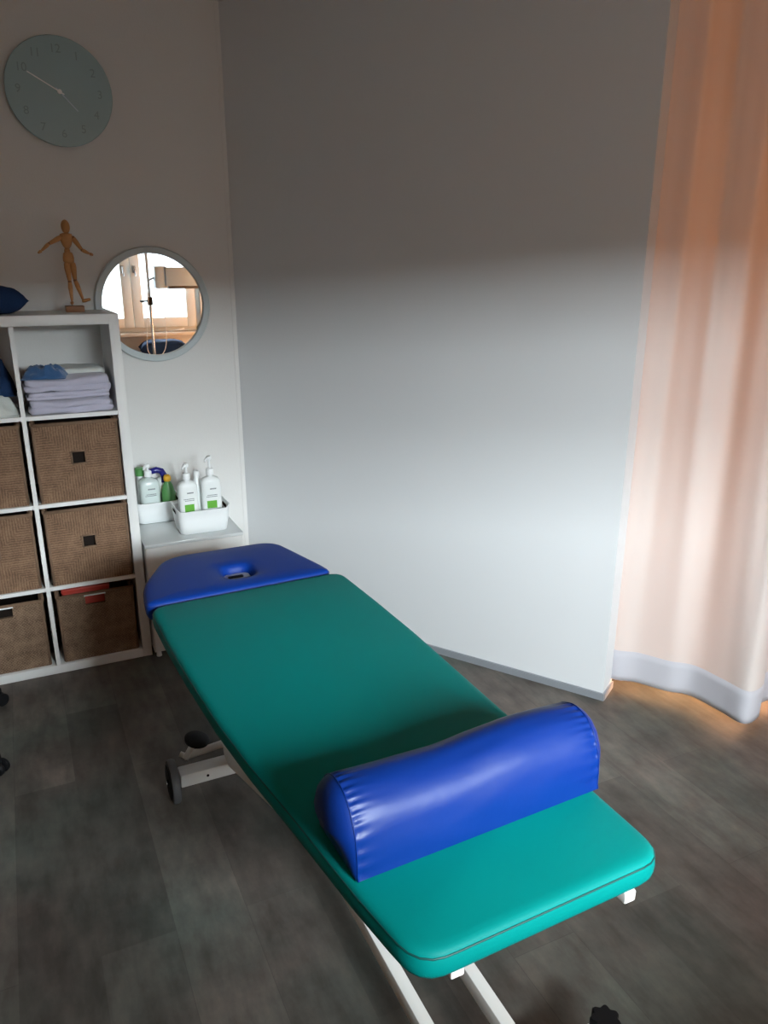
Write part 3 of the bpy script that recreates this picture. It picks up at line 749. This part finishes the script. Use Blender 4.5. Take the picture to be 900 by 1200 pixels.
# ------------------------------------------------------------------ treatment couch
def couch():
    ox, oy = .63, 1.5
    r = thing('treatment_couch', 'green upholstered treatment couch with a blue head section and white frame', 'treatment couch', (ox, oy, 0))
    def pad(name, m, poly, z0, z1, N=160, hole=None, crown=.004, seam=None, sm=None):
        base = resample(poly, N); base = [p - Vector((ox, oy)) for p in base]
        T = z1 - z0; k = T / .055
        prof = [(.020, z0), (.006, z0 + .004 * k), (.0, z0 + .014 * k), (-.001, z0 + T * .5), (.0, z1 - .015 * k), (.002, z1 - .008 * k), (.006, z1 - .003), (.013, z1 - .0005), (.024, z1 + crown * .4)]
        rings = []
        for d, z in prof:
            q = inset(base, d) if d else base; rings.append([(p.x, p.y, z) for p in q])
        bm = bmesh.new()
        if hole is None:
            last = [Vector(p[:2]) for p in rings[-1]]; c = sum(last, Vector((0, 0))) / N
            R_ = loft(bm, rings, cap0=True, cap1=True)
        else:
            hc = Vector(hole[0]) - Vector((ox, oy)); hx, hy = hole[1]
            last = [Vector(p[:2]) for p in rings[-1]]
            def hr(kx, ky, z):
                out = []
                for p in last:
                    a = math.atan2((p.y - hc.y), (p.x - hc.x) ); c_, s_ = math.cos(a), math.sin(a); e = 3.0
                    out.append((hc.x + hx * kx * math.copysign(abs(c_) ** (2 / e), c_), hc.y + hy * ky * math.copysign(abs(s_) ** (2 / e), s_), z))
                return out
            def mid(t, z):
                h_ = hr(1.35, 1.3, z); return [((1 - t) * a.x + t * b[0], (1 - t) * a.y + t * b[1], z) for a, b in zip(last, h_)]
            rings += [mid(.35, z1 + crown), mid(.75, z1 + crown), hr(1.35, 1.3, z1 + crown * .8), hr(1.17, 1.15, z1 - .001), hr(1.05, 1.05, z1 - .009), hr(.96, .96, z1 - .022), hr(.9, .9, z0 + .01), hr(.9, .9, z0)]
            R_ = loft(bm, rings, cap0=False, cap1=False)
            for i in range(N):
                j = (i + 1) % N; bm.faces.new((R_[-1][i], R_[-1][j], R_[0][j], R_[0][i]))
        o = done(bm, name, m, r, angle=50)
        bm = bmesh.new(); q = inset(base, .0015)
        ns = N
        pts = [(p.x, p.y, z1 - .0105 * k) for p in q]; pts.append(pts[0]); tube(bm, pts, .0021, 6, cap=False)
        done(bm, 'seam', sm, o, smooth=True)
        return o
    # outline of the long green section, counter-clockwise
    L_ = [(.425, .772), (.410, .845), (.392, .945), (.362, 1.155), (.330, 1.36), (.307, 1.55), (.288, 1.80), (.276, 2.02), (.270, 2.235)]
    G = [(.925, .786), (.926, 1.30), (.926, 1.75), (.918, 2.00), (.905, 2.262)] + [(p[0], p[1]) for p in L_[::-1]]
    rads = [.055, 0, 0, 0, .055, .05] + [0] * 7 + [.055]
    pad('main_pad', M_teal, rpoly(G, rads), .592, .650, 200, sm=M_tealseam)
    Hd = [(.880, 2.268), (.866, 2.345), (.790, 2.645), (.385, 2.640), (.272, 2.400), (.262, 2.242)]
    pad('head_pad', M_blue, rpoly(Hd, [.030, .03, .075, .085, .08, .038]), .592, .654, 240, hole=((.588, 2.392), (.050, .052)), sm=M_blueseam)
    for o_ in r.children:
        pass
    B = lambda *a: (a[0] - ox, a[1] - ox, a[2] - oy, a[3] - oy, a[4], a[5])
    # upper frame under the pads
    for xs in ((.490, .515), (.840, .865)):
        x0, x1 = xs; fr = obox('frame_rail', M_steel, r, *B(x0, x1, .790, 2.46, .567, .590), bev=.003)
    for y in (.95, 1.5, 2.20): obox('frame_crossbar', M_steel, r, *B(.5155, .8395, y, y + .03, .562, .588), bev=.002)
    # bracket below the face hole
    obox('face_hole_bracket', M_steel, r, *B(.5155, .8395, 2.405, 2.455, .562, .570), bev=.001)
    pl = obox('face_hole_plate', M_plastic, r, *B(.545, .631, 2.346, 2.438, .624, .6285), bev=.001)
    obox('plate_slot', M_black, pl, *B(.556, .606, 2.398, 2.408, .6287, .6345)); obox('plate_clip', M_plastic, pl, *B(.556, .600, 2.410, 2.428, .6168, .628), bev=.001)
    # floor frame: two long rails and crossbars
    for x in (.592, .748): obox('base_rail', M_steel, r, *B(x, x + .030, .93, 2.13, .058, .102), bev=.003)
    cb = obox('base_crossbar', M_steel, r, *B(.300, .93, 2.13, 2.185, .060, .105), bev=.004)
    bm = bmesh.new(); lathe(bm, [(.004, 0), (.0045, .002)], (.385 - ox, 0, 0), 10)
    for v in bm.verts: v.co = Vector((v.co.x, 2.13 - oy - .0005 - v.co.z, .083 + v.co.y))
    done(bm, 'bolt', M_black, cb)
    obox('base_crossbar', M_steel, r, *B(.38, .955, .875, .93, .045, .092), bev=.004)
    # wheels on the head crossbar
    for x, s in ((.282, -1), (.955, 1)):
        w = None; bm = bmesh.new(); n = 40
        prof = [(.052, -.013), (.066, -.012), (.070, -.006), (.070, .006), (.066, .012), (.052, .013)]
        loft(bm, [[(x - ox + dx, 2.162 - oy + q * math.cos(2 * PI * k / n), .071 + q * math.sin(2 * PI * k / n)) for k in range(n)] for q, dx in prof])
        w = done(bm, 'wheel', M_rubber, r, angle=40)
        bm = bmesh.new(); prof = [(.056, -.0155), (.050, -.017), (.012, -.014), (.010, -.020), (.004, -.021)]
        loft(bm, [[(x - ox + s * -1 * dx * 1.0, 2.162 - oy + q * math.cos(2 * PI * k / n), .071 + q * math.sin(2 * PI * k / n)) for k in range(n)] for q, dx in prof])
        done(bm, 'wheel_cover', M_black, w, angle=40)
        bm = bmesh.new(); loft(bm, [[(x - ox + s * dx, 2.162 - oy + .005 * math.cos(2 * PI * k / 12), .071 + .005 * math.sin(2 * PI * k / 12)) for k in range(12)] for dx in (.0205, .0235)]); done(bm, 'axle_cap', M_chrome, w)
    # lowering bar and pedal beside the wheel
    bm = bmesh.new(); tube(bm, [(.335 - ox, 2.262 - oy, .082), (.60 - ox, 2.262 - oy, .108)], .0125, 12); done(bm, 'pedal_bar', M_steel, r, angle=40)
    bm = bmesh.new(); tube(bm, [(.338 - ox, 2.252 - oy, .080), (.372 - ox, 2.262 - oy, .125)], .011, 10); tube(bm, [(.325 - ox, 2.270 - oy, .092), (.338 - ox, 2.262 - oy, .086)], .009, 10)
    lv = done(bm, 'pedal_lever', M_steel, r, angle=40)
    bm = bmesh.new(); lathe(bm, [(.030, 0), (.040, .004), (.041, .012), (.034, .017)], (0, 0, 0), 28)
    mt = Matrix.Translation((.380 - ox, 2.262 - oy, .128)) @ Matrix.Rotation(math.radians(10), 4, 'X') @ Matrix.Rotation(math.radians(12), 4, 'Y'); bmesh.ops.transform(bm, matrix=mt, verts=bm.verts)
    done(bm, 'pedal_pad', M_black, lv, angle=40)
    # lifting arms rising from the head crossbar to the foot end of the frame
    for x in (.452, .895):
        bm = bmesh.new(); A_, B_ = Vector((0, 2.185, .115)), Vector((0, 1.06, .560)); hw = .036
        dv = (B_ - A_).normalized(); nv = Vector((0, -dv.z, dv.y)) * hw; q = [A_ - nv, B_ - nv, B_ + nv, A_ + nv]
        q = [Vector((0, p.y, max(.062, min(.566, p.z)))) for p in q]
        loft(bm, [[(x + dx - ox, p.y - oy, p.z) for p in q] for dx in (0, .030)]); done(bm, 'lift_arm', M_steel, r)
    # gas spring between the rails
    bm = bmesh.new(); tube(bm, [(.69 - ox, 2.10 - oy, .10), (.69 - ox, 1.60 - oy, .36)], .016, 14); tube(bm, [(.69 - ox, 1.60 - oy, .36), (.69 - ox, 1.22 - oy, .56)], .008, 12); done(bm, 'gas_spring', M_rubber, r, angle=40)
    # levelling foot with star knob at the near right corner
    def star(xc, yc):
        n = 56; R0 = .030
        def ring(k, z): return [((xc - ox) + (R0 * k + .0035 * math.cos(7 * 2 * PI * i / n)) * math.cos(2 * PI * i / n), (yc - oy) + (R0 * k + .0035 * math.cos(7 * 2 * PI * i / n)) * math.sin(2 * PI * i / n), z) for i in range(n)]
        bm = bmesh.new(); loft(bm, [ring(.9, .098), ring(1, .101), ring(1, .118), ring(.9, .122)])
        k_ = done(bm, 'star_knob', M_black, r, angle=40)
        bm = bmesh.new(); lathe(bm, [(.008, .012), (.008, .098)], (xc - ox, yc - oy, 0), 12); done(bm, 'foot_screw', M_chrome, r, angle=40)
        bm = bmesh.new(); lathe(bm, [(.026, 0), (.026, .006), (.012, .014)], (xc - ox, yc - oy, 0), 20); done(bm, 'levelling_foot', M_black, r, angle=40)
    star(.947, .905)
    star(.395, .905)
couch()

# ------------------------------------------------------------------ bolster
def bolster():
    cx, cy, z0 = .663, 1.045, .6525
    r = thing('bolster', 'glossy blue half-round bolster lying across the foot end of the couch', 'bolster', (cx, cy, z0), math.radians(2.2))
    a, Hh, Lh = .081, .148, .262
    n = 88; m_ = 110
    def section(k, off):      # closed D section, CCW in y,z
        out = []
        for i in range(n + 1):
            t = PI * i / n; s = math.sin(t)
            out.append((-a * k * math.cos(t) * (1 + .05 * s), Hh * k ** .85 * max(0, s) ** .80))
        for i in range(1, 8): out.append((a * k * (1 - 2 * i / 8), 0.0))
        return out
    bm = bmesh.new(); rings = []
    for j in range(m_ + 1):
        u = j / m_ * 2 - 1; x = u * Lh
        sec = section(1, 0); ring = []
        for q, (y, z) in enumerate(sec):
            hz = z / Hh
            sag = -.004 * hz * math.exp(-((u + .12) / .45) ** 2) + .004 * hz * math.sin(u * 4)
            # puckers near the end seams
            e = 1 - abs(u); puck = 0
            if z > .004: puck = -.0075 * math.exp(-e / .055) * (.5 + .5 * math.sin(q * 1.35 + 1.2 * math.sin(q * .23) + (3 if u > 0 else 0))) * (1 - math.exp(-e / .010))
            wr = .0016 * noise.noise(Vector((u * 3.0, y * 22, z * 22))) + .0012 * noise.noise(Vector((u * 2 + 5, y * 45, z * 45))) * hz
            nv = Vector((y, z)).normalized() if z > .002 else Vector((0, 0))
            # seam edge pulls in a little
            pull = -.003 * math.exp(-e / .02) * (1 if z > .003 else 0)
            ring.append((x, y + nv.x * (puck + wr + pull), max(0, z + sag + nv.y * (puck + wr + pull))))
        rings.append(ring)
    loft(bm, rings, cap0=False, cap1=False); body = done(bm, 'bolster_body', M_bluegl, r, angle=60)
    for s in (-1, 1):
        bm = bmesh.new(); base = rings[0] if s < 0 else rings[-1]; c = Vector((s * Lh, 0, Hh * .45)); rr = []
        for k, d in ((1, 0), (.97, .004), (.88, .010), (.7, .0155), (.45, .019), (.2, .020), (.03, .0202)):
            rr.append([(p[0] + s * d * 1.5 * min(1, .35 + p[2] / Hh * 1.2), c.y + (p[1] - c.y) * k, c.z + (p[2] - c.z) * k) for p in base])
        loft(bm, rr, cap0=False); done(bm, 'end_panel', M_bluegl, r, smooth=True)
        bm = bmesh.new(); pts = [(p[0], p[1] * 1.004, p[2] * 1.004 + .0005) for p in base[:n + 1]]; tube(bm, pts, .0011, 6); done(bm, 'seam', M_bluegl, r, smooth=True)
bolster()

# ------------------------------------------------------------------ rolling stool at the left edge
def stool():
    c = Vector((-.552, 2.79, 0)); R_ = .405
    r = thing('rolling_stool', 'rolling stool, only two of its black castors show at the left photo edge', 'stool', (c.x, c.y, 0))
    a0 = math.radians(-36)
    for k in range(5):
        a = a0 + k * 2 * PI / 5; d = Vector((math.cos(a), math.sin(a), 0)); e = d * R_
        bm = bmesh.new(); tube(bm, [d * .03 + Vector((0, 0, .105)), d * .20 + Vector((0, 0, .088)), e + Vector((0, 0, .068))], [.018, .015, .012], 10); lg = done(bm, 'leg', M_black, r, smooth=True)
        bm = bmesh.new(); t = Vector((-d.y, d.x, 0)); n = 20
        for s in (-1, 1):
            loft(bm, [[e + d * (.025 * math.cos(2 * PI * i / n)) * kk + t * s * w_ + Vector((0, 0, .026 + .025 * kk * math.sin(2 * PI * i / n))) for i in range(n)] for w_, kk in ((.006, .9), (.008, 1), (.018, 1), (.022, .85))])
        tube(bm, [e + Vector((0, 0, .03)), e + Vector((0, 0, .072))], .008, 8)
        done(bm, 'castor', M_black, r, angle=40)
    bm = bmesh.new(); lathe(bm, [(.03, .08), (.03, .13), (.022, .14), (.022, .36), (.014, .362), (.014, .46)], (0, 0, 0), 20); done(bm, 'gas_column', M_chrome, r, angle=40)
    bm = bmesh.new(); lathe(bm, [(.13, .46), (.175, .468), (.185, .49), (.18, .525), (.15, .54), (.02, .542)], (0, 0, 0), 40); done(bm, 'seat', M_blue, r, smooth=True)
stool()

# ------------------------------------------------------------------ lamp on a stand and bench (seen in the mirror)
def lamp_stand():
    r = thing('lamp_stand', 'chrome stand with a hanging cable and box lamp, seen in the mirror before the window', 'lamp stand', (1.185, -.38, 0))
    bm = bmesh.new(); tube(bm, [(0, 0, .05), (0, 0, 2.0)], .0135, 16); done(bm, 'pole', M_chrome, r, smooth=True)
    for k in range(5):
        a = k * 2 * PI / 5; bm = bmesh.new(); tube(bm, [(0, 0, .08), (.26 * math.cos(a), .26 * math.sin(a), .055)], .011, 8); tube(bm, [(.26 * math.cos(a), .26 * math.sin(a), .0), (.26 * math.cos(a), .26 * math.sin(a), .05)], .02, 12); done(bm, 'leg', M_black, r)
    bm = bmesh.new(); box(bm, -.022, .022, -.024, .024, 1.31, 1.38, .004); tube(bm, [(0, 0, 1.345), (-.06, .02, 1.345)], .007, 10); lathe(bm, [(.008, 0), (.022, .006), (.022, .018), (.01, .02)], (-.07, .022, 1.334), 12); done(bm, 'clamp', M_black, r, angle=40)
    bm = bmesh.new(); tube(bm, [(.01, .0, 1.53), (.06, 0, 1.55), (.10, 0, 1.55)], .010, 10); done(bm, 'lamp_arm', M_chrome, r)
    obox('lamp_housing', M_lampgrey, r, .055, .165, -.07, .05, 1.455, 1.650, bev=.012)
    obox('lamp_hood', M_lampgrey, r, .150, .48, -.10, .06, 1.475, 1.640, bev=.006)
    obox('lamp_grille', M_lampdark, r, .175, .475, -.085, .045, 1.452, 1.476, bev=.002)
    bm = bmesh.new(); 
    def cable(pts): tube(bm, catm3(pts), .0035, 6)
    def catm3(c, n=10):
        out = []
        for i in range(len(c) - 1):
            p0 = Vector(c[max(i - 1, 0)]); p1 = Vector(c[i]); p2 = Vector(c[i + 1]); p3 = Vector(c[min(i + 2, len(c) - 1)])
            for k in range(n):
                t = k / n; out.append(.5 * ((2 * p1) + (p2 - p0) * t + (2 * p0 - 5 * p1 + 4 * p2 - p3) * t * t + (3 * p1 - p0 - 3 * p2 + p3) * t ** 3))
        out.append(Vector(c[-1])); return out
    cable([(.05, .03, 1.95), (.06, .035, 1.62), (.10, .04, 1.38), (.12, .04, 1.15), (.10, .03, .92), (.02, .03, .84), (-.06, .03, .90), (-.05, .03, 1.1), (-.03, .02, 1.32)])
    cable([(-.05, .02, 1.95), (-.06, .03, 1.7), (-.02, .025, 1.42), (-.02, .02, 1.3)])
    done(bm, 'cable', M_plastic, r, smooth=True)
lamp_stand()
def bench():
    r = thing('low_bench', 'white low bench under the window sill, seen only in the mirror', 'bench', (1.30, -.62, 0))
    obox('bench_top', M_white, r, -.35, .35, -.2, .2, .78, .81, bev=.004)
    for x in (-.32, .32):
        for y in (-.17, .17): obox('leg', M_white, r, x - .02, x + .02, y - .02, y + .02, 0, .78, bev=.003)
bench()
cushion('seat_cushion', 'dark blue cushion beneath the window, seen in the lower part of the mirror', M_dcloth, .46, .34, .16, (1.31, -.60, .812 + .086), .1)
pn_ = bmesh.new(); tube(pn_, [(1.41, -.80, WZ0 + .004), (1.56, -.785, WZ0 + .03)], [.004, .008], 8); 
tag(done(pn_, 'thermometer', M_plastic, None, smooth=True), 'slim white rod lying on the window sill, seen in the mirror', 'rod')
